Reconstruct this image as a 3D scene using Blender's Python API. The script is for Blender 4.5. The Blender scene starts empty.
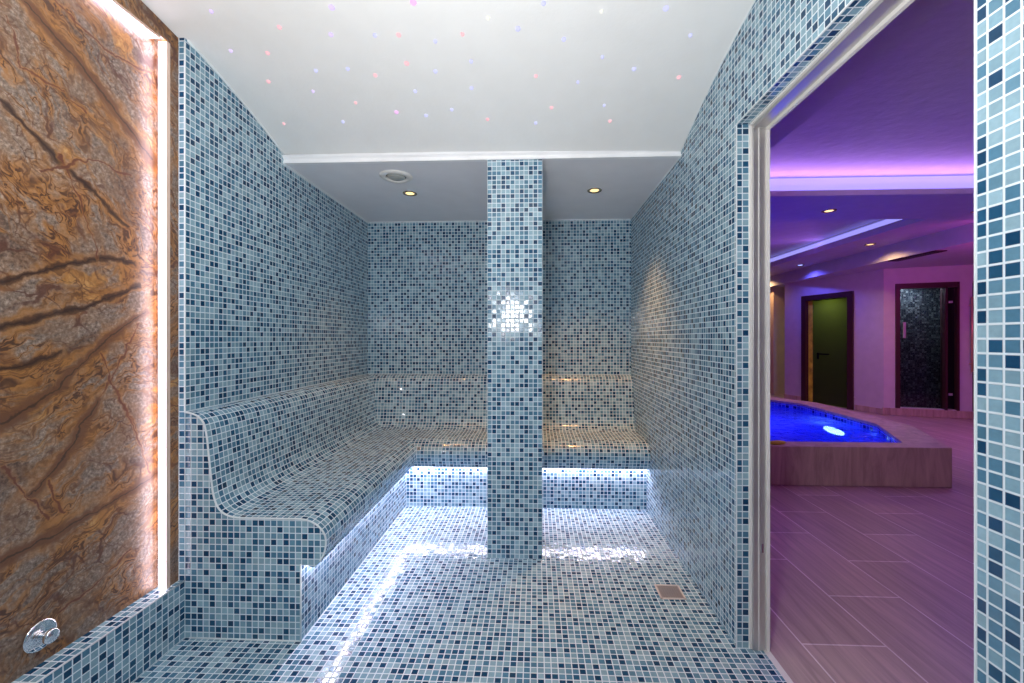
import bpy, bmesh, math, random
from mathutils import Vector, Matrix
random.seed(7)
PI = math.pi
sc = bpy.context.scene
COL = sc.collection

# ------------------------------------------------------------------ camera
cam_d = bpy.data.cameras.new('camera')
cam = bpy.data.objects.new('camera', cam_d)
COL.objects.link(cam)
cam.location = (0, 0, 1.19)
cam.rotation_euler = (PI / 2, 0, 0.0417)
cam_d.sensor_fit = 'HORIZONTAL'
cam_d.sensor_width = 36.0
cam_d.lens = 36.0 * 414.0 / 1024.0
cam_d.shift_x = -6.4 / 1024.0
cam_d.shift_y = -2.7 / 1024.0
cam_d.clip_start = 0.02
sc.camera = cam

# ------------------------------------------------------------------ world, exposure
w = bpy.data.worlds.new('world')
sc.world = w
w.use_nodes = True
w.node_tree.nodes['Background'].inputs[0].default_value = (0.02, 0.02, 0.03, 1)
w.node_tree.nodes['Background'].inputs[1].default_value = 0.2
vs = sc.view_settings
vs.view_transform = 'Standard'
vs.look = 'None'
vs.gamma = 1.0
vs.use_curve_mapping = False
vs.exposure = 0.0
sc.cycles.max_bounces = 8
sc.cycles.diffuse_bounces = 5
sc.cycles.glossy_bounces = 4
sc.cycles.transparent_max_bounces = 8
sc.cycles.sample_clamp_indirect = 6.0
sc.cycles.caustics_reflective = False
sc.cycles.caustics_refractive = False
sc.cycles.use_denoising = True


def light(kind, name, loc, energy, color, aim=None, size=0.1, spot=None, blend=0.4, size_y=None):
    d = bpy.data.lights.new(name, kind)
    d.energy = energy
    d.color = color
    if kind == 'AREA':
        d.size = size
        if size_y:
            d.shape = 'RECTANGLE'
            d.size_y = size_y
    else:
        d.shadow_soft_size = size
    if kind == 'SPOT':
        d.spot_size = spot
        d.spot_blend = blend
    o = bpy.data.objects.new(name, d)
    COL.objects.link(o)
    o.location = loc
    if aim is not None:
        o.rotation_euler = (Vector(aim) - Vector(loc)).to_track_quat('-Z', 'Y').to_euler()
    return o


WARM = (1.0, 0.62, 0.28)
VIOLET = (0.50, 0.16, 1.0)
MAGENTA = (1.0, 0.10, 0.75)
# photographer's flash beside the camera; the upward bounce lamp is added for overall brightness
light('AREA', 'flash_forward', (-0.25, -0.05, 1.46), 20, (0.95, 0.95, 1.0), (-0.3, 2.2, 1.25), size=0.24)
light('AREA', 'vault_bounce_fill', (-0.30, 0.30, 1.25), 31, (1.0, 0.975, 0.95), (-0.31, 0.36, 2.4), size=0.6)
# the spa beyond the doorway: unseen coloured lamps added under its ceiling for brightness
light('AREA', 'spa_violet_wash', (2.7, 2.0, 2.66), 11, (0.78, 0.17, 0.72), (2.7, 2.0, 0), size=1.6)
light('AREA', 'spa_magenta_wash', (5.2, 4.4, 2.20), 19, MAGENTA, (5.4, 6.0, 0.8), size=0.7)
light('AREA', 'spa_back_wash', (2.9, 6.4, 2.62), 9, (0.62, 0.12, 0.95), (2.9, 6.4, 0), size=1.4)


# ------------------------------------------------------------------ mesh helpers
class MB:
    """collects faces with UVs in metres; build() links them as ONE mesh object"""

    def __init__(self, du=0.0, dv=0.0):
        self.bm = bmesh.new()
        self.uv = self.bm.loops.layers.uv.new('UVMap')
        self.du, self.dv = du, dv

    def face(self, pts, uvs=None, smooth=False):
        vs_ = [self.bm.verts.new(p) for p in pts]
        f = self.bm.faces.new(vs_)
        f.smooth = smooth
        if uvs is None:
            f.normal_update()
            n = f.normal
            ax = max(range(3), key=lambda i: abs(n[i]))
            sel = ((1, 2), (0, 2), (0, 1))[ax]
            uvs = [(p[sel[0]] + self.du, p[sel[1]] + self.dv) for p in pts]
        for l, u in zip(f.loops, uvs):
            l[self.uv].uv = u
        return f

    def box(self, x0, x1, y0, y1, z0, z1, M=None):
        c = [Vector((x, y, z)) for z in (z0, z1) for y in (y0, y1) for x in (x0, x1)]
        for idx in ((0, 2, 3, 1), (4, 5, 7, 6), (0, 1, 5, 4), (2, 6, 7, 3), (0, 4, 6, 2), (1, 3, 7, 5)):
            p = [c[i] for i in idx]
            f = self.face(p)
            if M is not None:
                for v in f.verts:
                    v.co = M @ v.co
        return self

    def prism(self, poly, z0, z1):
        n = len(poly)
        self.face([(p[0], p[1], z1) for p in poly])
        self.face([(p[0], p[1], z0) for p in reversed(poly)])
        for i in range(n):
            a, b = poly[i], poly[(i + 1) % n]
            L = math.hypot(b[0] - a[0], b[1] - a[1])
            self.face([(a[0], a[1], z0), (b[0], b[1], z0), (b[0], b[1], z1), (a[0], a[1], z1)],
                      [(0, z0), (L, z0), (L, z1), (0, z1)])
        return self

    def ring(self, outer, inner, z):
        n = len(outer)
        for i in range(n):
            j = (i + 1) % n
            self.face([(*outer[i], z), (*outer[j], z), (*inner[j], z), (*inner[i], z)])
        return self

    def lathe(self, prof, seg=24, M=None, smooth=True, cap=True):
        rows = []
        for r, z in prof:
            rows.append([Vector((r * math.cos(2 * PI * k / seg), r * math.sin(2 * PI * k / seg), z)) for k in range(seg)])
        T = (lambda v: M @ v) if M is not None else (lambda v: v)
        vr = [[self.bm.verts.new(T(v)) for v in r] for r in rows]
        for a, b in zip(vr, vr[1:]):
            for k in range(seg):
                f = self.bm.faces.new((a[k], a[(k + 1) % seg], b[(k + 1) % seg], b[k]))
                f.smooth = smooth
        if cap:
            if prof[0][0] > 1e-6:
                self.bm.faces.new(list(reversed(vr[0])))
            if prof[-1][0] > 1e-6:
                self.bm.faces.new(vr[-1])
        return self

    def tube(self, pts, r, seg=8):
        pts = [Vector(p) for p in pts]
        rows = []
        for i, p in enumerate(pts):
            d = (pts[min(i + 1, len(pts) - 1)] - pts[max(i - 1, 0)]).normalized()
            up = Vector((0, 0, 1)) if abs(d.z) < 0.9 else Vector((1, 0, 0))
            a = d.cross(up).normalized()
            b = d.cross(a).normalized()
            rows.append([self.bm.verts.new(p + r * (math.cos(2 * PI * k / seg) * a + math.sin(2 * PI * k / seg) * b)) for k in range(seg)])
        for a, b in zip(rows, rows[1:]):
            for k in range(seg):
                f = self.bm.faces.new((a[k], b[k], b[(k + 1) % seg], a[(k + 1) % seg]))
                f.smooth = True
        self.bm.faces.new(rows[0])
        self.bm.faces.new(list(reversed(rows[-1])))
        return self

    def build(self, name, mat, parent=None, bevel=0.0, weld=True, recalc=True):
        if weld:
            bmesh.ops.remove_doubles(self.bm, verts=self.bm.verts, dist=1e-5)
        if recalc:
            bmesh.ops.recalc_face_normals(self.bm, faces=self.bm.faces)
        me = bpy.data.meshes.new(name)
        if parent is not None:
            r = parent
            off = Vector((0, 0, 0))
            while r is not None:
                off += Vector(r.location)
                r = r.parent
            for v in self.bm.verts:
                v.co -= off
        self.bm.to_mesh(me)
        self.bm.free()
        me.materials.append(mat)
        o = bpy.data.objects.new(name, me)
        COL.objects.link(o)
        o.parent = parent
        if bevel:
            m = o.modifiers.new('edge', 'BEVEL')
            m.width = bevel
            m.segments = 2
            m.limit_method = 'ANGLE'
        return o


def tag(o, label, cat, group=None):
    o['label'] = label
    o['category'] = cat
    o['kind'] = 'thing'
    if group:
        o['group'] = group
    return o


def thing(name, loc, label, cat, group=None):
    o = bpy.data.objects.new(name, None)
    o.empty_display_size = 0.05
    COL.objects.link(o)
    o.location = loc
    return tag(o, label, cat, group)


def struct(o):
    o['kind'] = 'structure'
    return o


# ------------------------------------------------------------------ materials
class N:
    def __init__(self, name):
        self.m = bpy.data.materials.new(name)
        self.m.use_nodes = True
        self.t = self.m.node_tree
        self.b = self.t.nodes['Principled BSDF']
        self.out = self.t.nodes['Material Output']

    def n(self, typ, **kw):
        nd = self.t.nodes.new(typ)
        for k, v in kw.items():
            setattr(nd, k, v)
        return nd

    def l(self, a, b):
        self.t.links.new(a, b)

    def val(self, sock, v):
        if hasattr(v, 'is_linked'):
            self.l(v, sock)
        else:
            sock.default_value = v

    def math(self, op, a, b=None, c=None, clamp=False):
        nd = self.n('ShaderNodeMath', operation=op, use_clamp=clamp)
        for i, v in enumerate((a, b, c)):
            if v is not None:
                self.val(nd.inputs[i], v)
        return nd.outputs[0]

    def vmath(self, op, a, b=None, scale=None):
        nd = self.n('ShaderNodeVectorMath', operation=op)
        self.val(nd.inputs[0], a)
        if b is not None:
            self.val(nd.inputs[1], b)
        if scale is not None:
            self.val(nd.inputs['Scale'], scale)
        return nd.outputs['Value'] if op in ('DOT_PRODUCT', 'LENGTH', 'DISTANCE') else nd.outputs['Vector']

    def mix(self, fac, a, b):
        nd = self.n('ShaderNodeMix', data_type='RGBA')
        self.val(nd.inputs[0], fac)
        self.val(nd.inputs[6], a)
        self.val(nd.inputs[7], b)
        return nd.outputs[2]

    def ramp(self, fac, stops, interp='LINEAR'):
        nd = self.n('ShaderNodeValToRGB')
        cr = nd.color_ramp
        cr.interpolation = interp
        while len(cr.elements) > 1:
            cr.elements.remove(cr.elements[-1])
        for i, (p, c) in enumerate(stops):
            e = cr.elements[0] if i == 0 else cr.elements.new(p)
            e.position = p
            e.color = (*c, 1) if len(c) == 3 else c
        self.l(fac, nd.inputs[0])
        return nd.outputs['Color']

    def noise(self, vec, scale, detail=4, rough=0.5, dist=0.0, out='Fac'):
        nd = self.n('ShaderNodeTexNoise')
        nd.inputs['Scale'].default_value = scale
        nd.inputs['Detail'].default_value = detail
        nd.inputs['Roughness'].default_value = rough
        nd.inputs['Distortion'].default_value = dist
        if vec is not None:
            self.l(vec, nd.inputs['Vector'])
        return nd.outputs[out]

    def map(self, v, a, b, c=0.0, d=1.0, smooth=False):
        nd = self.n('ShaderNodeMapRange')
        if smooth:
            nd.interpolation_type = 'SMOOTHSTEP'
        self.val(nd.inputs[0], v)
        for i, q in enumerate((a, b, c, d)):
            nd.inputs[1 + i].default_value = q
        return nd.outputs[0]

    def bump(self, h, strength=1.0, dist=1.0):
        nd = self.n('ShaderNodeBump')
        nd.inputs['Strength'].default_value = strength
        nd.inputs['Distance'].default_value = dist
        self.l(h, nd.inputs['Height'])
        self.l(nd.outputs[0], self.b.inputs['Normal'])


def plain(name, col, rough=0.5, metal=0.0, bump=None, spec=None, var=0.04):
    k = N(name)
    tc = k.n('ShaderNodeTexCoord').outputs['Object']
    f = k.noise(tc, 9.0, 3)
    dark = tuple(c * (1 - var) for c in col)
    lite = tuple(min(1, c * (1 + var)) for c in col)
    k.l(k.ramp(f, [(0.3, dark), (0.7, lite)]), k.b.inputs['Base Color'])
    k.b.inputs['Roughness'].default_value = rough
    k.b.inputs['Metallic'].default_value = metal
    if spec is not None:
        k.b.inputs['Specular IOR Level'].default_value = spec
    if bump:
        k.bump(k.noise(tc, bump[0], 4), 1.0, bump[1])
    return k.m


def emit(name, col, strength):
    k = N(name)
    k.b.inputs['Base Color'].default_value = (*col, 1)
    k.b.inputs['Emission Color'].default_value = (*col, 1)
    k.b.inputs['Emission Strength'].default_value = strength
    k.b.inputs['Roughness'].default_value = 0.4
    return k.m


def mosaic(name, stops, grout, pitch=0.025, gw=0.075, rough=0.10, tilt=0.022, seed=0.0, dark=None):
    """glass mosaic: square tiles of a few random tones in white grout"""
    k = N(name)
    uv = k.n('ShaderNodeUVMap').outputs[0]
    p = k.vmath('SCALE', uv, scale=1.0 / pitch)
    cell = k.vmath('FLOOR', p)
    cs = k.vmath('ADD', cell, (0.5 + seed, 0.5 + seed * 1.7, seed))
    wn = k.n('ShaderNodeTexWhiteNoise', noise_dimensions='3D')
    k.l(cs, wn.inputs['Vector'])
    wn2 = k.n('ShaderNodeTexWhiteNoise', noise_dimensions='3D')
    k.l(k.vmath('ADD', cs, (31.3, 17.7, 5.1)), wn2.inputs['Vector'])
    tile = k.ramp(wn.outputs['Value'], stops, 'CONSTANT')
    if dark:
        c2 = k.vmath('SCALE', cell, scale=0.5)
        blk = k.vmath('FLOOR', c2)
        loc = k.n('ShaderNodeSeparateXYZ')
        k.l(k.vmath('SUBTRACT', c2, blk), loc.inputs[0])
        idx = k.math('ADD', k.math('MULTIPLY', loc.outputs[0], 2.0), k.math('MULTIPLY', loc.outputs[1], 4.0))
        wb_ = k.n('ShaderNodeTexWhiteNoise', noise_dimensions='3D')
        k.l(k.vmath('ADD', blk, (7.5, 3.5, 11.5)), wb_.inputs['Vector'])
        pick = k.math('FLOOR', k.math('MULTIPLY', wb_.outputs['Value'], 4.3))
        isd = k.math('COMPARE', idx, pick, 0.2)
        extra = k.math('GREATER_THAN', wn.outputs['Value'], 0.965)
        isd = k.math('MAXIMUM', isd, extra)
        tile = k.mix(isd, tile, k.ramp(wn.outputs['Value'], dark, 'CONSTANT'))
    sep2 = k.n('ShaderNodeSeparateColor')
    k.l(wn2.outputs['Color'], sep2.inputs[0])
    bright = k.map(sep2.outputs[2], 0, 1, 0.88, 1.10)
    tile = k.vmath('SCALE', tile, scale=bright)
    # slight streaks inside the glass
    tile = k.vmath('SCALE', tile, scale=k.map(k.noise(p, 2.3, 3), 0.3, 0.7, 0.93, 1.07))
    fr = k.vmath('SUBTRACT', k.vmath('FRACTION', p), (0.5, 0.5, 0))
    sx = k.n('ShaderNodeSeparateXYZ')
    k.l(fr, sx.inputs[0])
    ax = k.math('ABSOLUTE', sx.outputs[0])
    ay = k.math('ABSOLUTE', sx.outputs[1])
    mx = k.math('MAXIMUM', ax, ay)
    g = k.map(mx, 0.5 - gw - 0.02, 0.5 - gw + 0.02)
    k.l(k.mix(g, tile, (*grout, 1)), k.b.inputs['Base Color'])
    k.l(k.map(g, 0, 1, rough, 0.65), k.b.inputs['Roughness'])
    # each tile is laid a hair out of plane; grout sits lower
    rx = k.math('SUBTRACT', sep2.outputs[0], 0.5)
    ry = k.math('SUBTRACT', sep2.outputs[1], 0.5)
    h = k.math('ADD', k.math('MULTIPLY', sx.outputs[0], rx), k.math('MULTIPLY', sx.outputs[1], ry))
    h = k.math('MULTIPLY', h, tilt * 2 * pitch)
    h = k.math('SUBTRACT', h, k.math('MULTIPLY', k.map(mx, 0.5 - gw - 0.06, 0.5 - gw + 0.04, 0, 1, True), 0.0006))
    k.bump(h, 1.0, 1.0)
    k.b.inputs['IOR'].default_value = 1.45
    return k.m


M_MOS = mosaic('blue_glass_mosaic', [(0, (0.265, 0.415, 0.490)), (0.36, (0.205, 0.350, 0.430)), (0.56, (0.075, 0.190, 0.285)), (0.80, (0.115, 0.245, 0.335))],
               (0.68, 0.76, 0.80), dark=[(0, (0.008, 0.050, 0.115)), (0.55, (0.016, 0.080, 0.160))], rough=0.12)
M_POOL = mosaic('pool_mosaic', [(0, (0.10, 0.22, 0.85)), (0.4, (0.04, 0.10, 0.55)), (0.75, (0.01, 0.03, 0.22))], (0.25, 0.35, 0.9), pitch=0.05)
M_NIGHT = mosaic('dark_mosaic', [(0, (0.02, 0.03, 0.045)), (0.45, (0.07, 0.09, 0.11)), (0.8, (0.16, 0.19, 0.21))], (0.05, 0.06, 0.07), pitch=0.03)
M_GROUT = plain('white_grout', (0.72, 0.77, 0.78), 0.6)
M_CEIL = plain('matt_white_ceiling_paint', (0.80, 0.80, 0.775), 0.75, bump=(60, 0.0006), var=0.015)
M_SOFFIT = plain('white_soffit_paint', (0.80, 0.79, 0.81), 0.6, var=0.02)
M_CORNICE = plain('gloss_white_cornice', (0.86, 0.86, 0.86), 0.35)
M_STEEL = plain('brushed_aluminium', (0.60, 0.585, 0.57), 0.38, 0.75)
M_CHROME = plain('chrome', (0.88, 0.88, 0.90), 0.06, 1.0, var=0.01)
M_SILICONE = plain('white_silicone', (0.78, 0.76, 0.72), 0.5)
M_DRAIN = plain('dull_steel_drain', (0.42, 0.36, 0.33), 0.35, 0.7)
M_DRAINF = plain('cream_drain_rim', (0.66, 0.58, 0.54), 0.45)
M_VENTR = plain('cream_plastic_ring', (0.74, 0.72, 0.68), 0.4)
M_VENTD = plain('grey_plastic_disc', (0.42, 0.42, 0.38), 0.5)
M_DARK = plain('dark_gap_shade', (0.03, 0.03, 0.03), 0.8)
M_BRASS = plain('brass_ring', (0.55, 0.42, 0.25), 0.25, 1.0)
M_PAINT = plain('pale_wall_paint', (0.62, 0.58, 0.60), 0.6, bump=(25, 0.001))
M_CEILSPA = plain('stippled_ceiling_paint', (0.66, 0.62, 0.68), 0.55, bump=(14, 0.004))
M_FRAME = plain('dark_brown_wood', (0.055, 0.018, 0.022), 0.35)
M_BLACK = plain('black_metal', (0.012, 0.012, 0.014), 0.3, 0.6)
M_HINGE = plain('pale_hinge_metal', (0.75, 0.74, 0.78), 0.3, 0.6)
M_GOLD = plain('golden_handle', (0.85, 0.55, 0.32), 0.3, 0.5)
M_OLIVE = plain('olive_wall', (0.22, 0.27, 0.10), 0.7)
M_YELLOW = plain('yellow_lit_tint', (0.80, 0.70, 0.04), 0.6, bump=(30, 0.004), var=0.3)  # light on the door's edge strip put into the colour
M_PEACH = plain('warm_peach_tint', (0.70, 0.52, 0.42), 0.6)  # carries the pilaster's warm light as colour; also used on LED channels
M_SPONGE = plain('yellow_green_sponge', (0.60, 0.58, 0.05), 0.8, bump=(60, 0.006), var=0.35)


def stone_material():
    k = N('veined_brown_marble')
    geo = k.n('ShaderNodeNewGeometry').outputs['Position']
    warpc = k.noise(geo, 3.5, 4, 0.55, out='Color')
    warp = k.vmath('SCALE', k.vmath('SUBTRACT', warpc, (0.5, 0.5, 0.5)), scale=0.22)
    warpf = k.vmath('SCALE', k.vmath('SUBTRACT', k.noise(geo, 22, 3, 0.6, out='Color'), (0.5, 0.5, 0.5)), scale=0.035)
    pw = k.vmath('ADD', k.vmath('ADD', geo, warp), warpf)
    # mottled grey-brown ground
    fine = k.noise(geo, 95, 6, 0.72)
    mid = k.noise(pw, 9, 6, 0.65)
    base = k.ramp(fine, [(0.28, (0.050, 0.032, 0.024)), (0.46, (0.195, 0.135, 0.098)), (0.60, (0.35, 0.26, 0.195)), (0.76, (0.62, 0.51, 0.41))])
    base = k.mix(k.map(mid, 0.35, 0.68), base, k.vmath('MULTIPLY', base, (0.72, 0.74, 0.80)))
    sp = k.n('ShaderNodeSeparateXYZ')
    k.l(pw, sp.inputs[0])
    Yc_, Zc_ = sp.outputs[1], sp.outputs[2]

    def streak(ang, along, across, off):
        c, s_ = math.cos(ang), math.sin(ang)
        u = k.math('MULTIPLY', k.math('ADD', k.math('MULTIPLY', Yc_, c), k.math('MULTIPLY', Zc_, s_)), along)
        v = k.math('MULTIPLY', k.math('ADD', k.math('MULTIPLY', Yc_, -s_), k.math('MULTIPLY', Zc_, c)), across)
        cb = k.n('ShaderNodeCombineXYZ')
        k.l(u, cb.inputs[0])
        k.l(v, cb.inputs[1])
        cb.inputs[2].default_value = off
        return cb.outputs[0]

    zsep = k.n('ShaderNodeSeparateXYZ')
    k.l(geo, zsep.inputs[0])
    upper = k.map(k.math('ADD', zsep.outputs[2], k.math('MULTIPLY', zsep.outputs[1], -0.35)), 0.90, 1.06, 0, 1, True)

    def both(along, across, off, detail=5, rough=0.6):
        a_ = k.noise(streak(math.radians(-50), along, across, off), 1.0, detail, rough)
        b_ = k.noise(streak(math.radians(27), along, across, off + 9), 1.0, detail, rough)
        return k.math('ADD', k.math('MULTIPLY', a_, upper), k.math('MULTIPLY', b_, k.math('SUBTRACT', 1.0, upper)))
    g1 = both(2.6, 8.5, 3.0)
    goldc = k.ramp(k.noise(pw, 26, 6, 0.75), [(0.30, (0.13, 0.045, 0.012)), (0.46, (0.34, 0.145, 0.035)), (0.58, (0.50, 0.255, 0.075)), (0.75, (0.66, 0.44, 0.21))])
    gm = k.math('MULTIPLY', k.map(g1, 0.56, 0.64, 0, 0.95, True), k.map(fine, 0.22, 0.5, 0.55, 1.0))
    col = k.mix(gm, base, goldc)
    # soft brown bands
    g2 = both(1.8, 6.0, 21.0)
    col = k.mix(k.map(g2, 0.54, 0.64, 0, 0.7, True), col, k.vmath('MULTIPLY', col, (0.50, 0.36, 0.28)))
    # thin veins that follow the bands: golden halo, dark core
    for along, across, off, wd in ((2.2, 7.0, 40.0, 1.0), (3.4, 12.0, 57.0, 0.9), (6.0, 17.0, 71.0, 0.8)):
        r_ = k.math('ABSOLUTE', k.math('SUBTRACT', both(along, across, off, 3, 0.55), 0.5))
        brk = k.map(k.noise(pw, 6, 3), 0.42, 0.55, 0.15, 1.0)
        col = k.mix(k.math('MULTIPLY', k.map(r_, 0.010 * wd, 0.055 * wd, 0.75, 0, True), brk), col, (0.36, 0.155, 0.04, 1))
        col = k.mix(k.math('MULTIPLY', k.map(r_, 0.005 * wd, 0.020 * wd, 0.92, 0, True), brk), col, (0.055, 0.022, 0.015, 1))
    # short crazed cracks

    def cracks(vec, scale, width, c, strength):
        nonlocal col
        v = k.n('ShaderNodeTexVoronoi', feature='DISTANCE_TO_EDGE')
        v.inputs['Scale'].default_value = scale
        k.l(vec, v.inputs['Vector'])
        m = k.map(v.outputs['Distance'], width * 0.25, width, strength, 0.0, True)
        m = k.math('MULTIPLY', m, k.map(k.noise(vec, scale * 0.5, 3), 0.48, 0.60, 0.0, 1.0))
        col = k.mix(m, col, (*c, 1))
    cracks(streak(math.radians(-35), 5.0, 11.0, 3.0), 1.3, 0.05, (0.09, 0.03, 0.018), 0.85)
    cracks(pw, 21, 0.05, (0.10, 0.04, 0.02), 0.75)
    # the slab's main veins
    C = {'d': ((0.055, 0.024, 0.014), 0.013), 'b': ((0.135, 0.056, 0.026), 0.027), 'r': ((0.12, 0.032, 0.018), 0.0042), 'g': ((0.42, 0.195, 0.045), 0.016)}
    pv = k.vmath('ADD', geo, k.vmath('SCALE', warp, scale=0.20))
    pv = k.vmath('ADD', pv, k.vmath('SCALE', warpf, scale=1.0))
    thick = k.map(k.noise(geo, 12, 3), 0.3, 0.7, 0.35, 1.6)
    for kind, _, pts in VEINS:
        if kind == 'g':
            continue
        c, hw = C[kind]
        acc = None
        for (a, b) in zip(pts, pts[1:]):
            A = Vector((0, a[0], a[1]))
            d = Vector((0, b[0] - a[0], b[1] - a[1]))
            L = d.length
            d.normalize()
            n = Vector((0, -d.z, d.y))
            q = k.vmath('SUBTRACT', pv, tuple(A))
            dist = k.math('ABSOLUTE', k.vmath('DOT_PRODUCT', q, tuple(n)))
            t = k.math('SUBTRACT', k.math('ABSOLUTE', k.math('SUBTRACT', k.vmath('DOT_PRODUCT', q, tuple(d)), L / 2)), L / 2)
            dd = k.math('MAXIMUM', dist, t)
            acc = dd if acc is None else k.math('MINIMUM', acc, dd)
        acc = k.math('DIVIDE', acc, thick)
        halo = k.math('MULTIPLY', k.map(acc, hw, hw * 2.4, 0.5, 0.0, True), k.map(mid, 0.4, 0.6, 0.2, 1.0))
        col = k.mix(halo, col, (0.40, 0.175, 0.045, 1))
        m = k.map(acc, hw * 0.35, hw, 0.9, 0.0, True)
        m = k.math('MULTIPLY', m, k.map(fine, 0.25, 0.5, 0.6, 1.0))
        col = k.mix(m, col, (*c, 1))
        if kind in 'db':
            m2 = k.map(acc, 0.001, 0.004, 0.75, 0.0, True)
            col = k.mix(m2, col, (0.03, 0.014, 0.010, 1))
    k.l(col, k.b.inputs['Base Color'])
    k.b.inputs['Roughness'].default_value = 0.32
    return k.m


VEINS = [
    ('d', 0.010, [(1.073, 1.346), (1.190, 1.398), (1.327, 1.464), (1.455, 1.468)]),
    ('d', 0.006, [(1.073, 1.225), (1.275, 1.289), (1.474, 1.390)]),
    ('b', 0.016, [(1.032, 0.923), (1.208, 1.039), (1.327, 1.159), (1.494, 1.294)]),
    ('r', 0.006, [(1.467, 1.245), (1.370, 1.041), (1.264, 0.902)]),
    ('r', 0.005, [(1.327, 1.136), (1.455, 0.860)]),
    ('b', 0.017, [(1.032, 0.580), (1.198, 0.594), (1.340, 0.618), (1.539, 0.668)]),
    ('b', 0.007, [(1.324, 0.976), (1.244, 0.840), (1.145, 0.738)]),
    ('r', 0.006, [(1.401, 0.974), (1.474, 0.789), (1.510, 0.681)]),
    ('r', 0.005, [(1.084, 0.828), (1.106, 0.787), (1.190, 0.643)]),
    ('r', 0.004, [(1.185, 0.760), (1.224, 0.647)]),
    ('r', 0.007, [(1.216, 0.348), (1.269, 0.355), (1.370, 0.392), (1.444, 0.427)]),
    ('b', 0.006, [(1.129, 2.163), (1.370, 2.001), (1.518, 1.879)]),
    ('r', 0.008, [(1.088, 2.083), (1.117, 1.963), (1.227, 1.954), (1.293, 1.925)]),
    ('r', 0.007, [(1.200, 2.222), (1.305, 2.185), (1.394, 2.179), (1.518, 2.211)]),
    ('d', 0.012, [(1.052, 1.859), (1.175, 1.768), (1.293, 1.683), (1.429, 1.585)]),
    ('r', 0.008, [(1.216, 1.757), (1.305, 1.552), (1.327, 1.464)]),
    ('g', 0.012, [(1.073, 1.805), (1.150, 1.631), (1.227, 1.528)]),
    ('g', 0.007, [(1.275, 2.186), (1.360, 2.112), (1.455, 2.035)]),
    ('g', 0.012, [(1.073, 1.707), (1.117, 1.585), (1.104, 1.468)]),
    ('d', 0.003, [(1.073, 1.105), (1.216, 1.149)]),
    ('r', 0.004, [(1.165, 1.689), (1.302, 1.778), (1.437, 1.782)]),
]
M_STONE = stone_material()


def plank_material():
    k = N('wood_look_floor_tile')
    uv = k.n('ShaderNodeUVMap').outputs[0]
    sw = k.n('ShaderNodeSeparateXYZ')
    k.l(uv, sw.inputs[0])
    cb = k.n('ShaderNodeCombineXYZ')
    k.l(sw.outputs[1], cb.inputs[0])
    k.l(sw.outputs[0], cb.inputs[1])
    br = k.n('ShaderNodeTexBrick')
    br.offset = 0.5
    br.inputs['Scale'].default_value = 1.0
    br.inputs['Mortar Size'].default_value = 0.0035
    br.inputs['Mortar Smooth'].default_value = 0.2
    br.inputs['Brick Width'].default_value = 0.635
    br.inputs['Row Height'].default_value = 0.32
    br.inputs['Color1'].default_value = (0.43, 0.335, 0.30, 1)
    br.inputs['Color2'].default_value = (0.52, 0.41, 0.365, 1)
    br.inputs['Mortar'].default_value = (0.85, 0.78, 0.75, 1)
    k.l(cb.outputs[0], br.inputs['Vector'])
    gr = k.noise(k.vmath('MULTIPLY', uv, (26, 1.6, 1)), 1.0, 5, 0.6, 1.2)
    k.l(k.vmath('SCALE', br.outputs['Color'], scale=k.map(gr, 0.3, 0.7, 0.70, 1.15)), k.b.inputs['Base Color'])
    k.b.inputs['Roughness'].default_value = 0.38
    k.bump(k.math('MULTIPLY', br.outputs['Fac'], -0.001), 1.0, 1.0)
    return k.m


def kerbstone_material():
    k = N('travertine_kerb_stone')
    tc = k.n('ShaderNodeTexCoord').outputs['Object']
    gr = k.noise(k.vmath('MULTIPLY', tc, (11, 11, 1.6)), 1.0, 6, 0.65, 1.0)
    k.l(k.ramp(gr, [(0.3, (0.34, 0.25, 0.19)), (0.55, (0.54, 0.42, 0.34)), (0.75, (0.66, 0.54, 0.45))]), k.b.inputs['Base Color'])
    k.b.inputs['Roughness'].default_value = 0.4
    return k.m


def glass_material(name, tint, gloss=0.05):
    k = N(name)
    tr = k.n('ShaderNodeBsdfTransparent')
    tr.inputs[0].default_value = (*tint, 1)
    gl = k.n('ShaderNodeBsdfGlossy')
    gl.inputs['Roughness'].default_value = gloss
    fr = k.n('ShaderNodeFresnel')
    fr.inputs[0].default_value = 1.45
    mx = k.n('ShaderNodeMixShader')
    k.l(fr.outputs[0], mx.inputs[0])
    k.l(tr.outputs[0], mx.inputs[1])
    k.l(gl.outputs[0], mx.inputs[2])
    k.l(mx.outputs[0], k.out.inputs['Surface'])
    return k


def water_material():
    k = glass_material('pool_water', (0.55, 0.75, 1.0), 0.02)
    tl = k.n('ShaderNodeBsdfTranslucent')
    tl.inputs[0].default_value = (0.25, 0.40, 1.0, 1)
    mm = k.n('ShaderNodeMixShader')
    mm.inputs[0].default_value = 0.55
    trn = [nd for nd in k.t.nodes if nd.type == 'BSDF_TRANSPARENT'][0]
    mxn = [nd for nd in k.t.nodes if nd.type == 'MIX_SHADER' and nd is not mm][0]
    k.l(trn.outputs[0], mm.inputs[1])
    k.l(tl.outputs[0], mm.inputs[2])
    k.l(mm.outputs[0], mxn.inputs[1])
    k.t.nodes['Fresnel'].inputs[0].default_value = 1.15
    tc = k.n('ShaderNodeTexCoord').outputs['Object']
    bp = k.n('ShaderNodeBump')
    bp.inputs['Distance'].default_value = 0.03
    k.l(k.noise(tc, 7, 3, 0.5, 0.8), bp.inputs['Height'])
    for nd in k.t.nodes:
        if nd.type in ('BSDF_GLOSSY', 'FRESNEL'):
            k.l(bp.outputs[0], nd.inputs['Normal'])
    return k.m


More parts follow.
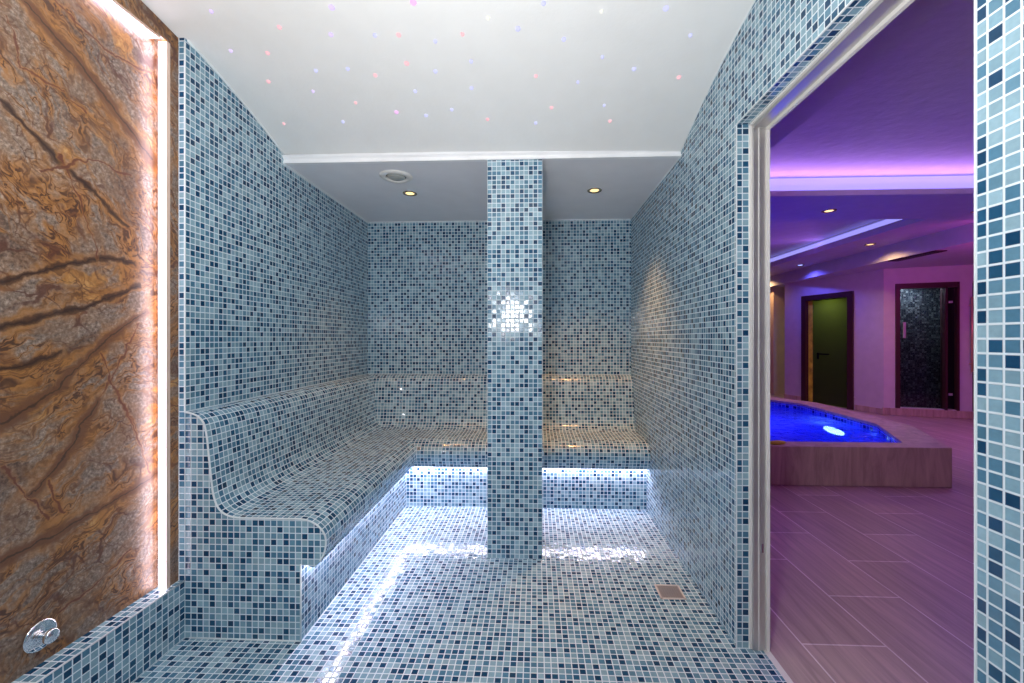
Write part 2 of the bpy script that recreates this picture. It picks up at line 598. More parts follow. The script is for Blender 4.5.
M_PLANK = plank_material()
M_KERB = kerbstone_material()
M_GLASS = glass_material('door_glass', (0.62, 0.66, 0.60)).m
M_GLASSD = glass_material('smoked_door_glass', (0.75, 0.75, 0.77)).m
M_WATER = water_material()
_f = N('frosted_olive_glass')
_t = _f.n('ShaderNodeBsdfTranslucent')
_t.inputs[0].default_value = (.45, .50, .22, 1)
_mx = _f.n('ShaderNodeMixShader')
_mx.inputs[0].default_value = 0.6
_f.b.inputs['Base Color'].default_value = (.05, .055, .03, 1)
_f.b.inputs['Roughness'].default_value = 0.2
_f.l(_f.b.outputs[0], _mx.inputs[1])
_f.l(_t.outputs[0], _mx.inputs[2])
_f.l(_mx.outputs[0], _f.out.inputs['Surface'])
M_FROST = _f.m
M_LEDS = emit('stone_led_diffuser', (0.98, 0.84, 0.97), 9.5)
M_LEDH = emit('header_led_diffuser', (0.80, 0.76, 1.0), 17.0)
M_LEDB = emit('bench_led_diffuser', (0.91, 0.80, 1.0), 88.0)
M_COVE = emit('violet_white_led', (0.42, 0.40, 1.0), 0.8)
M_BULB = emit('warm_bulb', (1.0, 0.66, 0.26), 2.0)
M_BULBB = emit('blue_bulb', (0.35, 0.42, 1.0), 3.0)
M_POOLLAMP = emit('pool_lamp_lens', (0.45, 0.68, 1.0), 8.0)
def star(name, col):
    k = N(name)
    k.b.inputs['Base Color'].default_value = (.05, .05, .05, 1)
    k.b.inputs['Emission Color'].default_value = (*col, 1)
    k.b.inputs['Emission Strength'].default_value = 0.98
    k.b.inputs['Specular IOR Level'].default_value = 0.1
    return k.m


STAR = {'p': star('pink_star_lens', (1.0, 0.58, 0.64)), 'm': star('magenta_star_lens', (1.0, 0.58, 1.0)),
        'b': star('blue_star_lens', (0.68, 0.69, 1.05)), 'v': star('violet_star_lens', (0.80, 0.65, 1.08)),
        'w': star('white_star_lens', (1.0, 1.0, 0.92))}

# ------------------------------------------------------------------ room dimensions
XL, XR, YB = -1.394, 0.772, 3.389
YF = 1.59                      # bench end / left wall end
SOF, YC = 2.161, 2.227         # soffit height, cornice plane
YREAR = -0.65
XSTONE, XSF = -1.465, -1.42    # stone slab face, stone surround face
KERB_H = 0.2286
JF, JN = 1.628, 0.76           # doorway far and near jambs
HEAD = 2.015
XT, XO = 0.820, 0.886           # tiled reveal depth, spa side of the wall


def vault_z(x, y):
    return 2.4225 - max(y - 1.05, 0.0) ** 2 / 6.2 - 0.012 * (x + 0.31) / 1.08


# ------------------------------------------------------------------ steam room shell
fl = MB(du=-XL)
fl.face([(XL - 0.05, YREAR - 0.1, 0), (XR, YREAR - 0.1, 0), (XR, YB, 0), (XL - 0.05, YB, 0)])
fl.face([(XR, JN, 0), (0.878, JN, 0), (0.878, JF, 0), (XR, JF, 0)])
struct(fl.build('floor', M_MOS))

wl = MB(du=-YF)
wl.face([(XL, YF, 0), (XL, YB, 0), (XL, YB, 2.7), (XL, YF, 2.7)])
wl.face([(XSF, YF, 0), (XL, YF, 0), (XL, YF, 2.7), (XSF, YF, 2.7)], [(XSF - XL, 0), (0, 0), (0, 2.7), (XSF - XL, 2.7)])
wl.face([(-1.60, YF, 0), (-1.60, YF, 2.7), (-1.60, YB, 2.7), (-1.60, YB, 0)])
wl.face([(-1.60, YF + .02, 0), (XSF, YF + .02, 0), (XSF, YF + .02, 2.7), (-1.60, YF + .02, 2.7)])
struct(wl.build('wall_left', M_MOS))

wb = MB(du=-XL)
wb.face([(-1.6, YB, 0), (XO, YB, 0), (XO, YB, 2.7), (-1.6, YB, 2.7)])
wb.face([(-1.6, YB + .06, 0), (-1.6, YB + .06, 2.7), (XO, YB + .06, 2.7), (XO, YB + .06, 0)])
struct(wb.build('wall_back', M_MOS))

wf = MB()
wf.face([(-1.6, YREAR, 0), (-1.6, YREAR, 2.7), (XO, YREAR, 2.7), (XO, YREAR, 0)])
struct(wf.build('wall_front', M_MOS))

wr = MB(du=-JF + 0.012, dv=-HEAD + 0.0)
def wall_yz(x, y0, y1, z0, z1):
    wr.face([(x, y0, z0), (x, y1, z0), (x, y1, z1), (x, y0, z1)])
wall_yz(XR, JF, YB, 0, HEAD)
wall_yz(XR, JF, YB, HEAD, 2.7)
wall_yz(XR, JN, JF, HEAD, 2.7)
wall_yz(XR, YREAR, JN, 0, HEAD)
wall_yz(XR, YREAR, JN, HEAD, 2.7)
# reveals
for y in (JF, JN):
    wr.face([(XR, y, 0), (XT + .004, y, 0), (XT + .004, y, HEAD), (XR, y, HEAD)], [(0.002, 0), (0.0545, 0), (0.0545, HEAD), (0.002, HEAD)])
wr.face([(XR, JN, HEAD), (XT + .004, JN, HEAD), (XT + .004, JF, HEAD), (XR, JF, HEAD)])
struct(wr.build('wall_right', M_MOS, recalc=False))

wo = MB()
wo.box(XT + .004, XO, JF, YB + .06, 0, 2.75)
wo.box(XT + .004, XO, YREAR - 1, JN, 0, 2.75)
wo.box(XT + .004, XO, JN, JF, HEAD, 2.75)
struct(wo.build('wall_right.001', M_PAINT))

# white grout line along the tile corners
gl = MB()
gl.box(XR - .0015, XR + .003, JF - .0015, JF + .003, 0, HEAD)
gl.box(XR - .0015, XR + .003, JN - .003, JN + .0015, 0, HEAD)
gl.box(XR - .0015, XR + .003, JN, JF, HEAD - .0015, HEAD + .003)
gl.box(XL - .003, XL + .0015, YF - .0015, YF + .003, 0.896, 2.37)
gl.box(XR - .004, XR, YC, YB, SOF - .006, SOF)
gl.box(XL, XL + .006, YC, YB, SOF - .008, SOF)
gl.box(XL, XR, YB - .004, YB, SOF - .006, SOF)
struct(gl.build('trim_1', M_GROUT))

# vaulted ceiling and the dropped soffit over the bench
ve = MB()
ny = 40
ys = [YREAR - .02] + [0.9 + (YC + .005 - 0.9) * i / ny for i in range(ny + 1)]
xs = (-1.62, -0.31, 0.80)
for a, b in zip(ys, ys[1:]):
    for x0, x1 in zip(xs, xs[1:]):
        ve.face([(x0, a, vault_z(x0, a)), (x0, b, vault_z(x0, b)), (x1, b, vault_z(x1, b)), (x1, a, vault_z(x1, a))], smooth=True)
        ve.face([(x0, a, vault_z(x0, a) + .05), (x1, a, vault_z(x1, a) + .05), (x1, b, vault_z(x1, b) + .05), (x0, b, vault_z(x0, b) + .05)], smooth=True)
struct(ve.build('ceiling', M_CEIL, recalc=False))
so = MB()
so.box(-1.6, XR + .04, YC + .012, YB + .03, SOF, SOF + .12)
struct(so.build('ceiling.001', M_SOFFIT))
# cornice: two stepped bands on the soffit's edge
co = MB()
prof = [(YC + .03, SOF - .002), (YC + .002, SOF - .002), (YC + .001, SOF + .008), (YC + .010, SOF + .012), (YC + .008, SOF + .020), (YC - .002, SOF + .030), (YC - .004, SOF + .042), (YC + .03, SOF + .046)]
for (a, b) in zip(prof, prof[1:]):
    co.face([(XL, a[0], a[1]), (XL, b[0], b[1]), (XR, b[0], b[1]), (XR, a[0], a[1])])
struct(co.build('trim_2', M_CORNICE, recalc=False))
# thin white bead where the tiles meet the vault
bd = MB()
bd.tube([(XL + .004, y, vault_z(XL, y) - .003) for y in ys if y > YF - .02], .005, 6)
bd.tube([(XR - .002, y, vault_z(XR, y) - .001) for y in ys], .003, 6)
struct(bd.build('trim_3', M_GROUT))

# ------------------------------------------------------------------ tiled pillar
pm = MB(du=0.262)
PX0, PX1, PY0, PY1 = -0.262, 0.036, 2.238, 2.530
for pts, uvs in (([(PX0, PY0, 0), (PX1, PY0, 0), (PX1, PY0, SOF), (PX0, PY0, SOF)], [(0, 0), (.30, 0), (.30, SOF), (0, SOF)]),
                 ([(PX1, PY0, 0), (PX1, PY1, 0), (PX1, PY1, SOF), (PX1, PY0, SOF)], [(1, 0), (1.3, 0), (1.3, SOF), (1, SOF)]),
                 ([(PX1, PY1, 0), (PX0, PY1, 0), (PX0, PY1, SOF), (PX1, PY1, SOF)], [(2, 0), (2.3, 0), (2.3, SOF), (2, SOF)]),
                 ([(PX0, PY1, 0), (PX0, PY0, 0), (PX0, PY0, SOF), (PX0, PY1, SOF)], [(3, 0), (3.3, 0), (3.3, SOF), (3, SOF)])):
    pm.face(pts, [(u + 7.0, v + 3.0) for u, v in uvs])
tag(pm.build('tiled_pillar', M_MOS), 'square blue mosaic pillar standing free in front of the back bench', 'pillar')

# ------------------------------------------------------------------ tiled bench running along left and back walls
# profile: (distance from wall, height), wall edge first
P0 = [(0.0015, .898), (.030, .893), (.056, .881), (.074, .862), (.083, .840), (.092, .792), (.103, .688), (.113, .600),
      (.121, .560), (.133, .528), (.154, .503), (.182, .489), (.215, .483), (.26, .482), (.32, .482), (.40, .482), (.462, .482), (.500, .477),
      (.530, .464), (.552, .446), (.566, .426), (.572, .405), (.572, .380), (.566, .352), (.556, .330), (.540, .305), (.520, .293), (.500, .300)]
def smooth_profile(P, n=4):
    out = []
    for i in range(len(P) - 1):
        p0, p1, p2, p3 = P[max(i - 1, 0)], P[i], P[i + 1], P[min(i + 2, len(P) - 1)]
        for j in range(n):
            t = j / n
            out.append(tuple(0.5 * (2 * b + (c - a) * t + (2 * a - 5 * b + 4 * c - d) * t * t + (3 * b - a - 3 * c + d) * t ** 3)
                             for a, b, c, d in zip(p0, p1, p2, p3)))
    out.append(P[-1])
    return out
PR = smooth_profile(P0)
arc = [0.0]
for a, b in zip(PR, PR[1:]):
    arc.append(arc[-1] + math.hypot(b[0] - a[0], b[1] - a[1]))
RISER = 0.4715
bench = thing('tiled_bench', (XL, YB, 0), 'long blue mosaic bench with rounded seat running along left and back walls', 'bench')

def sweep(mb, prof, arcs):
    for (a, b, s, t) in zip(prof, prof[1:], arcs, arcs[1:]):
        ya, yb = YB - a[0], YB - b[0]
        n = 6
        for i in range(n):
            q0, q1 = i / n, (i + 1) / n
            Y = lambda yy, q: YF + (yy - YF) * q
            mb.face([(XL + a[0], Y(ya, q0), a[1]), (XL + a[0], Y(ya, q1), a[1]), (XL + b[0], Y(yb, q1), b[1]), (XL + b[0], Y(yb, q0), b[1])],
                    [(Y(ya, q0) - YF, -s), (Y(ya, q1) - YF, -s), (Y(yb, q1) - YF, -t), (Y(yb, q0) - YF, -t)], smooth=True)
            xa, xb = XL + a[0], XL + b[0]
            Xq = lambda xx, q: xx + (XR - .0012 - xx) * q
            mb.face([(Xq(xa, q0), ya, a[1]), (Xq(xa, q1), ya, a[1]), (Xq(xb, q1), yb, b[1]), (Xq(xb, q0), yb, b[1])],
                    [(Xq(xa, q0) - XL + 12, -s), (Xq(xa, q1) - XL + 12, -s), (Xq(xb, q1) - XL + 12, -t), (Xq(xb, q0) - XL + 12, -t)], smooth=True)

cut = min(range(len(PR)), key=lambda i: abs(PR[i][1] - .60) + (PR[i][0] > .3) * 9)
for nm, i0, i1 in (('backrest', 0, cut), ('seat', cut, len(PR) - 1)):
    mb = MB()
    sweep(mb, PR[i0:i1 + 1], arc[i0:i1 + 1])
    o = mb.build(nm, M_MOS, bench, recalc=False)
    for e in o.data.edges:
        pass
rs = MB(du=-YF)
rx, ry = XL + RISER, YB - RISER
rs.face([(rx, YF, 0), (rx, ry, 0), (rx, ry, .315), (rx, YF, .315)])
rs.face([(rx, ry, 0), (XR - .001, ry, 0), (XR - .001, ry, .315), (rx, ry, .315)], [(0, 0), (XR - rx, 0), (XR - rx, .315), (0, .315)])
# shelf that closes the slot behind the lip
rs.face([(rx, YF, .315), (rx, ry, .315), (XL + .55, YB - .55, .315), (XL + .55, YF, .315)])
rs.face([(rx, ry, .315), (XR - .001, ry, .315), (XR - .001, YB - .55, .315), (XL + .55, YB - .55, .315)])
rs.build('riser', M_MOS, bench, recalc=False)
ep = MB(du=-XL)
outline = [(XL + d, YF, z) for d, z in PR] + [(rx + .004, YF, .300), (rx, YF, .30), (rx, YF, 0.0005), (XL + .001, YF, 0.0005)]
ep.face(outline)
ep.build('end_panel', M_MOS, bench, recalc=False)
et = MB()
et.tube([(XL + d, YF - .001, z) for d, z in PR[:-10]], .0035, 6)
et.tube([(rx + .001, YF - .001, .305), (rx + .001, YF - .001, 0)], .0035, 6)
et.tube([(rx + .001, YF - .001, .0025), (XL + .02, YF - .001, .0025)], .003, 6)
e = et.build('edge_trim', M_GROUT, bench)
e['label'] = 'white grout edging'

# LED strips in the slot under the seat lip
d_led, z_led = 0.490, 0.301
for pts, lab in (([(XL + d_led, YF + .04, z_led), (XL + d_led, YB - d_led - .02, z_led)], 'cool white LED strip glowing under the lip of the left bench'),
                 ([(XL + d_led + .01, YB - d_led, z_led), (XR - .01, YB - d_led, z_led)], 'cool white LED strip glowing under the lip of the back bench')):
    t = thing('led_strip', pts[0], lab, 'light strip', 'LED strips under the bench')
    mb = MB()
    mb.tube(pts, .0065, 8)
    mb.build('diffuser', M_LEDB, t)
    mb = MB()
    (x0, y0, z0), (x1, y1, z1) = pts
    if abs(x1 - x0) < .01:
        mb.box(x0 - .008, x0 + .008, y0, y1, z0 + .0055, z0 + .012)
    else:
        mb.box(x0, x1, y0 - .008, y0 + .008, z0 + .0055, z0 + .012)
    mb.build('channel', M_STEEL, t)

# ------------------------------------------------------------------ low tiled kerb and the backlit stone panel
kb = MB(dv=-KERB_H, du=-YF)
kb.face([(XL, YREAR, 0), (XL, YREAR, KERB_H), (XL, YF, KERB_H), (XL, YF, 0)])
kb.face([(XL, YREAR, KERB_H), (-1.56, YREAR, KERB_H), (-1.56, YF, KERB_H), (XL, YF, KERB_H)],
        [(0, 0), (.166, 0), (.166, YF - YREAR), (0, YF - YREAR)])
tag(kb.build('tiled_kerb', M_MOS, recalc=False), 'low blue mosaic kerb under the brown stone panel', 'kerb')
kt = MB()
kt.tube([(XL, YREAR, KERB_H), (XL, YF, KERB_H)], .003, 6)
struct(kt.build('trim_4', M_GROUT))

st = thing('stone_panel', (XSTONE, 1.0, KERB_H), 'tall brown and gold veined marble panel edged with light at left', 'wall panel')
HL = 2.338                      # underside of the stone header
YS = 1.543                      # inner edge of the stone surround
mb = MB()
mb.box(-1.56, XSTONE, YREAR + .01, YS, KERB_H, HL)
mb.build('slab', M_STONE, st)
mb = MB()
mb.box(-1.56, XSF, YS, YF - .001, KERB_H, HL)
mb.build('stile', M_STONE, st)
mb = MB()
hz = [YREAR + .01 + (YF - .002 - YREAR - .01) * i / 24 for i in range(25)]
for a, b in zip(hz, hz[1:]):
    za, zb = vault_z(XSF, a) - .002, vault_z(XSF, b) - .002
    mb.face([(XSF, a, HL), (XSF, b, HL), (XSF, b, zb), (XSF, a, za)])
    mb.face([(XSF, a, HL), (-1.56, a, HL), (-1.56, b, HL), (XSF, b, HL)])
o = mb.build('header', M_STONE, st, recalc=False)

# LED profiles on the inner returns of the surround
t = thing('led_strip', (XSF, YS, KERB_H), 'upright bright white LED strip at the edge of the brown stone panel', 'light strip', 'LED strips around the stone panel')
mb = MB()
mb.box(-1.447, -1.416, 1.530, YS - .001, KERB_H + .002, HL - .008)
mb.build('diffuser', M_LEDS, t)
mb = MB()
mb.box(-1.416, -1.411, 1.529, YS - .001, KERB_H + .002, HL - .008)
c = mb.build('channel', M_PEACH, t)
t = thing('led_strip', (XSF, 1.0, HL), 'white LED strip running along the top of the brown stone panel', 'light strip', 'LED strips around the stone panel')
mb = MB()
mb.box(XSTONE + .003, XSF - .010, YREAR + .02, YS - .03, HL - .007, HL - .0008)
mb.build('diffuser', M_LEDH, t)
mb = MB()
mb.box(XSF - .010, XSF - .003, YREAR + .02, YS - .03, HL - .008, HL - .0008)
mb.build('channel', M_PEACH, t)

# chrome outlet on the stone
vt = thing('shower_knob', (XSTONE, 1.162, .314), 'round chrome knob on a chrome disc low on the stone panel', 'knob')
Mx = Matrix.Translation((XSTONE + .0008, 1.162, .314)) @ Matrix.Rotation(PI / 2, 4, 'Y')
mb = MB()
mb.lathe([(0.0, 0), (.041, 0), (.043, .003), (.0425, .006), (.038, .008), (.020, .011), (.0, .011)], 40, Mx)
mb.build('disc', M_CHROME, vt)
mb = MB()
mb.lathe([(0.0, .009), (.013, .009), (.012, .022), (.017, .026), (.020, .031), (.020, .040), (.017, .044), (0, .046)], 28, Mx)
mb.build('knob', M_CHROME, vt)

# ------------------------------------------------------------------ ceiling fittings
def downlight(x, y, z, label, ring_mat, bulb_mat, group, r=.040):
    t = thing('downlight', (x, y, z), label, 'ceiling light', group)
    M = Matrix.Translation((x, y, z)) @ Matrix.Rotation(PI, 4, 'X')
    mb = MB()
    mb.lathe([(r * .72, -.004), (r * .75, .001), (r * .84, .005), (r, .003), (r * 1.02, 0)], 28, M, cap=False)
    mb.build('trim_ring', ring_mat, t)
    mb = MB()
    mb.lathe([(r * .73, -.003), (r * .5, .002), (r * .2, .004), (0, .0045)], 24, M)
    mb.build('bulb', bulb_mat, t)
    return t

downlight(-0.839, 2.733, SOF, 'small warm round downlight in the soffit on the left of the pillar, beside the vent', M_BRASS, M_BULB, 'downlights over the bench', r=.046)
downlight(0.385, 2.728, SOF, 'small warm round downlight in the soffit on the right of the pillar', M_BRASS, M_BULB, 'downlights over the bench', r=.046)
for x, e in ((-0.839, 26), (0.385, 72)):
    light('SPOT', 'downlight_beam', (x, 2.73, SOF - .015), e, (1.0, 0.46, 0.15), (x, 2.73, 0), size=.05, spot=math.radians(92), blend=0.9)


vn = thing('ceiling_vent', (-.832, 2.440, SOF), 'round cream ceiling vent with grey centre in the soffit above the left bench', 'vent')
M = Matrix.Translation((-.832, 2.440, SOF)) @ Matrix.Rotation(PI, 4, 'X')
mb = MB()
mb.lathe([(.058, -.002), (.060, .008), (.072, .014), (.088, .010), (.096, .003), (.097, 0)], 40, M, cap=False)
mb.build('ring', M_VENTR, vn)
mb = MB()
mb.lathe([(.0, .012), (.045, .011), (.052, .006), (.052, .003), (0, .003)], 32, M)
mb.build('disc', M_VENTD, vn)
mb = MB()
mb.lathe([(.062, .0005), (0, .0005)], 32, M)  # flat dark disc, the gap's shade put into its colour
mb.build('recess', M_DARK, vn)

# fibre-optic stars in the vault: (x, y, colour, brightness)
STARS = [(-0.438, 1.466, 'm', 2.0), (-0.742, 1.478, 'v', 1.6), (0.028, 1.48, 'b', 0.9), (-1.198, 1.482, 'v', 0.5), (0.468, 1.51, 'b', 1.6), (0.239, 1.516, 'w', 0.4), (-0.177, 1.532, 'w', 0.7), (-0.984, 1.552, 'p', 1.0), (-0.068, 1.579, 'b', 1.4), (-0.8, 1.588, 'v', 1.0), (-0.628, 1.594, 'b', 0.7), (-0.534, 1.595, 'p', 1.2), (-0.284, 1.597, 'p', 0.8), (0.595, 1.62, 'b', 0.7), (-0.397, 1.625, 'b', 0.6), (0.11, 1.627, 'b', 1.0), (-1.251, 1.65, 'v', 0.5), (-1.105, 1.664, 'p', 1.0), (0.273, 1.709, 'b', 0.4), (-0.269, 1.719, 'b', 0.7), (-0.543, 1.724, 'p', 1.6), (-0.806, 1.745, 'b', 0.8), (-0.949, 1.751, 'b', 0.8), (-0.431, 1.764, 'b', 1.0), (0.415, 1.768, 'b', 1.2), (-0.699, 1.779, 'p', 1.1), (0.001, 1.795, 'p', 0.9), (-1.193, 1.802, 'p', 1.0), (0.617, 1.812, 'p', 1.3), (0.185, 1.828, 'b', 0.4), (-0.288, 1.851, 'b', 1.0), (-1.019, 1.856, 'v', 0.4), (-0.548, 1.864, 'b', 0.8), (-0.849, 1.921, 'p', 0.6), (0.32, 1.952, 'b', 0.4), (0.075, 1.962, 'p', 1.0), (-0.401, 1.966, 'b', 0.8), (-0.673, 1.977, 'm', 1.4), (-0.534, 1.998, 'b', 1.0), (-0.236, 2.024, 'p', 1.0), (-0.961, 2.029, 'b', 0.6), (-1.268, 2.036, 'p', 0.5), (0.363, 2.042, 'p', 1.0), (0.0, 2.048, 'b', 0.8)]
CN = {'p': 'pink', 'm': 'magenta', 'b': 'blue', 'v': 'violet', 'w': 'white'}
ORD = ['first', 'second', 'third', 'fourth', 'fifth', 'sixth', 'seventh', 'eighth', 'ninth', 'tenth', 'eleventh', 'twelfth']
BAND = ['in the top ceiling strip', 'midway up the ceiling', 'just above the white cornice']
def band(y):
    return 0 if y < 1.64 else (1 if y < 1.89 else 2)
groups = {}
for s in STARS:
    groups.setdefault((s[2], band(s[1])), []).append(s)
for (c, b), lst in groups.items():
    lst.sort(key=lambda s: s[0])
    for i, (x, y, _, br) in enumerate(lst):
        r = 0.0085 * (0.6 + 0.40 * br)
        mb = MB()
        Ms = Matrix.Translation((x, y, vault_z(x, y) - .0005)) @ Matrix.Rotation(PI, 4, 'X')
        mb.lathe([(r * 1.05, -.002), (r, .002), (r * .75, .006), (r * .35, .0085), (0, .009)], 14, Ms)
        o = mb.build('star_light', STAR[c])
        pos = 'only ' + CN[c] + ' one' if len(lst) == 1 else ORD[i] + ' ' + CN[c] + ' from the left'
        tag(o, '%s star light, %s %s' % (CN[c], pos, BAND[b]), 'star light', 'star lights in the vaulted ceiling')

# ------------------------------------------------------------------ floor drain
dr = thing('floor_drain', (.630, 1.973, 0), 'small square steel floor drain in the mosaic near the right wall', 'drain')
mb = MB()
x0, x1, y0, y1 = .572, .688, 1.917, 2.028
mb.box(x0, x1, y0, y0 + .008, -.005, .0035).box(x0, x1, y1 - .008, y1, -.005, .0035)
mb.box(x0, x0 + .008, y0, y1, -.005, .0035).box(x1 - .008, x1, y0, y1, -.005, .0035)
mb.build('rim', M_DRAINF, dr)
mb = MB()
mb.box(x0 + .008, x1 - .008, y0 + .008, y1 - .008, -.004, .0008)
for i in range(9):
    xx = x0 + .014 + i * .0112
    mb.box(xx, xx + .006, y0 + .012, y1 - .012, .0008, .0022)
mb.build('grate', M_DRAIN, dr)

# ------------------------------------------------------------------ metal door frame in the opening
df = struct(MB().box(.8285, .880, JF - .012, JF + .004, 0, HEAD - .010).build('door_1', M_STEEL, None, .002))
m = MB()
m.box(.8285, .880, JN - .004, JN + .012, 0, HEAD - .010)
m.build('near_jamb', M_STEEL, df)
m = MB()
m.box(.8285, .880, JN + .012, JF - .012, HEAD - .020, HEAD - .006)
m.build('head', M_STEEL, df)
m = MB()
m.box(.876, .888, JF - .020, JF + .004, 0, HEAD - .016)
m.box(.876, .888, JN - .004, JN + .020, 0, HEAD - .016)
m.box(.876, .888, JN + .020, JF - .020, HEAD - .032, HEAD - .012)
m.box(.848, .852, JF - .0135, JF - .011, 0, HEAD - .02)
m.build('stop', M_SILICONE, df)
m = MB()
m.box(.8185, .8295, JF - .007, JF + .002, 0, HEAD - .002)
m.box(.8185, .8295, JN - .002, JN + .007, 0, HEAD - .002)
m.box(.8185, .8295, JN, JF, HEAD - .009, HEAD - .0005)
s_ = m.build('sealant', M_SILICONE, df, .002)
m = MB()
m.box(.858, .868, JF - .0155, JF - .011, .375, .41)
m.build('strike_plate', M_CHROME, df, .001)
m = MB()
m.box(.868, .890, JN, JF, -.01, .003)
struct(m.build('trim_5', M_SILICONE))

# ------------------------------------------------------------------ the spa beyond the doorway
SZ = 2.5
m = MB(du=-1.36 + 0.64, dv=-2.30)
m.face([(.885, -1.6, -.004), (8.2, -1.6, -.004), (8.2, 3.40, -.004), (.885, 3.40, -.004)])
hole = [(.74, 3.48), (3.31, 3.48), (3.75, 4.31), (3.83, 5.84), (3.50, 6.37), (.50, 6.37), (.17, 5.84), (.27, 4.31)]
rim = [(-.6, 3.40), (8.2, 3.40), (8.2, 4.31), (8.2, 5.84), (8.2, 10.2), (-.6, 10.2), (-.6, 5.84), (-.6, 4.31)]
m.ring(rim, hole, -.004)
struct(m.build('floor.001', M_PLANK))

m = MB()   # dropped ceiling with two light trays and a lower bulkhead, one continuous piece
m.box(.92, 1.62, -1.6, 3.90, SZ, 2.74)
m.box(-.6, 4.94, 3.90, 4.70, SZ, 2.55)
m.box(-.6, 4.94, 4.00, 4.70, 2.55, 2.74)
m.box(-.6, 1.70, 4.70, 8.30, SZ, 2.74)
m.box(4.27, 4.94, 4.70, 8.30, SZ, 2.58)
m.box(4.36, 4.94, 4.70, 8.30, 2.58, 2.74)
m.box(-.6, 4.94, 8.30, 10.2, SZ, 2.74)
m.box(4.94, 8.2, -1.6, 10.2, 2.29, 2.74)
m.box(.92, 8.2, -1.6, 10.2, 2.70, 2.80)
m.box(-.6, .92, 3.46, 10.2, 2.70, 2.80)
struct(m.build('ceiling.002', M_CEILSPA, recalc=False, weld=False))

def cove(pts, label, box):
    t = thing('cove_light', pts, label, 'light strip', 'violet cove lights in the spa ceiling')
    mb = MB()
    mb.box(*box)
    mb.build('diffuser', M_COVE, t)
    mb = MB()
    x0, x1, y0, y1, z0, z1 = box
    mb.box(x0, x1, y0, y1, z0 - .012, z0)
    mb.build('channel', M_STEEL, t)
cove((2.8, 3.98, 2.6), 'wide straight violet-white light strip across the spa ceiling through the doorway', (1.64, 4.92, 3.965, 3.995, 2.556, 2.688))
cove((4.33, 6.5, 2.6), 'slanting violet-white light strip farther back in the spa ceiling', (4.325, 4.355, 4.72, 8.28, 2.60, 2.665))

light('AREA', 'cove_uplight', (3.2, 3.93, 2.575), 7, (0.62, 0.28, 1.0), (3.2, 3.5, 2.9), size=3.0, size_y=.05)
light('AREA', 'cove_uplight', (4.30, 6.5, 2.595), 4, (0.45, 0.18, 1.0), (4.0, 6.5, 2.9), size=.05, size_y=3.2)
downlight(3.003, 4.371, SZ, 'amber downlight in the spa ceiling between the two violet light strips', M_BRASS, M_BULB, 'spa downlights', r=.065)
downlight(4.640, 5.947, SZ, 'amber downlight in the spa ceiling beside the slanting violet light strip', M_BRASS, M_BULB, 'spa downlights', r=.065)
downlight(4.700, 7.560, SZ, 'blue downlight in the spa ceiling close to the metal door frame', M_BRASS, M_BULBB, 'spa downlights', r=.065)
downlight(4.55, 4.44, SZ, 'blue downlight in the spa ceiling at the edge of the right tiled jamb', M_BRASS, M_BULBB, 'spa downlights', r=.065)
for (x, y, c, e) in ((3.003, 4.371, WARM, 14), (4.640, 5.947, WARM, 30), (4.700, 7.560, (.10, .10, 1), 30), (4.55, 4.44, (.10, .12, 1), 45), (4.72, 9.0, WARM, 30)):
    light('SPOT', 'spa_downlight_beam', (x, y, SZ - .02), e, c, (x, y, 0), size=.03, spot=math.radians(150), blend=0.7)

sv = thing('ceiling_vent', (5.02, 5.72, 2.29), 'dark slim slotted vent in the lowered spa ceiling', 'vent')
m = MB()
m.box(4.96, 5.10, 5.35, 6.05, 2.279, 2.292)
m.build('frame', M_FRAME, sv)
m = MB()
for i in range(3):
    m.box(4.975 + i * .04, 5.005 + i * .04, 5.40, 6.0, 2.275, 2.28)
m.build('slats', M_BLACK, sv)

# far walls of the spa: wall A holds the green-lit door, wall B the dark mosaic door, both start at this corner
CORNER = Vector((5.466, 6.745, 0))
def frame_matrix(u):
    u = Vector((u[0], u[1], 0)).normalized()
    n = Vector((u.y, -u.x, 0))
    if n.dot(Vector((0, 0, 0)) - CORNER) < 0:
        n = -n
    # local x along the wall, local y towards the viewer, z up
    return Matrix(((u.x, n.x, 0, CORNER.x), (u.y, n.y, 0, CORNER.y), (0, 0, 1, 0), (0, 0, 0, 1)))
MA = frame_matrix((-.287, .958))
MBm = frame_matrix((.956, -.293))

m = MB()
for b in ((0, .47, -.12, 0, 0, 2.4), (1.385, 1.785, -.12, 0, 0, 2.4), (.47, 1.385, -.12, 0, 1.98, 2.4)):
    m.box(*b, M=MA)
struct(m.build('wall_spa_side', M_PAINT, weld=False))
m = MB()
for b in ((0, .16, -.12, 0, 0, 2.4), (.905, 1.07, -.12, 0, 0, 2.4), (.16, .905, -.12, 0, 2.02, 2.4), (.16, .905, -.12, 0, 0, .12), (1.07, 2.2, -.12, 0, 2.02, 2.4), (2.0, 2.9, -.12, 0, 0, 2.4), (1.07, 2.0, -.12, 0, 0, .12)):
    m.box(*b, M=MBm)
struct(m.build('wall_spa_far', M_PAINT, weld=False))
m = MB()
m.box(-.02, 2.9, 0, .028, 0, .11, M=MBm)
struct(m.build('baseboard_far', M_KERB, weld=False))
m = MB()
m.box(.0, .43, 0, .018, 0, .09, M=MA)
m.box(1.42, 1.785, 0, .018, 0, .09, M=MA)
struct(m.build('baseboard_side', M_KERB, weld=False))

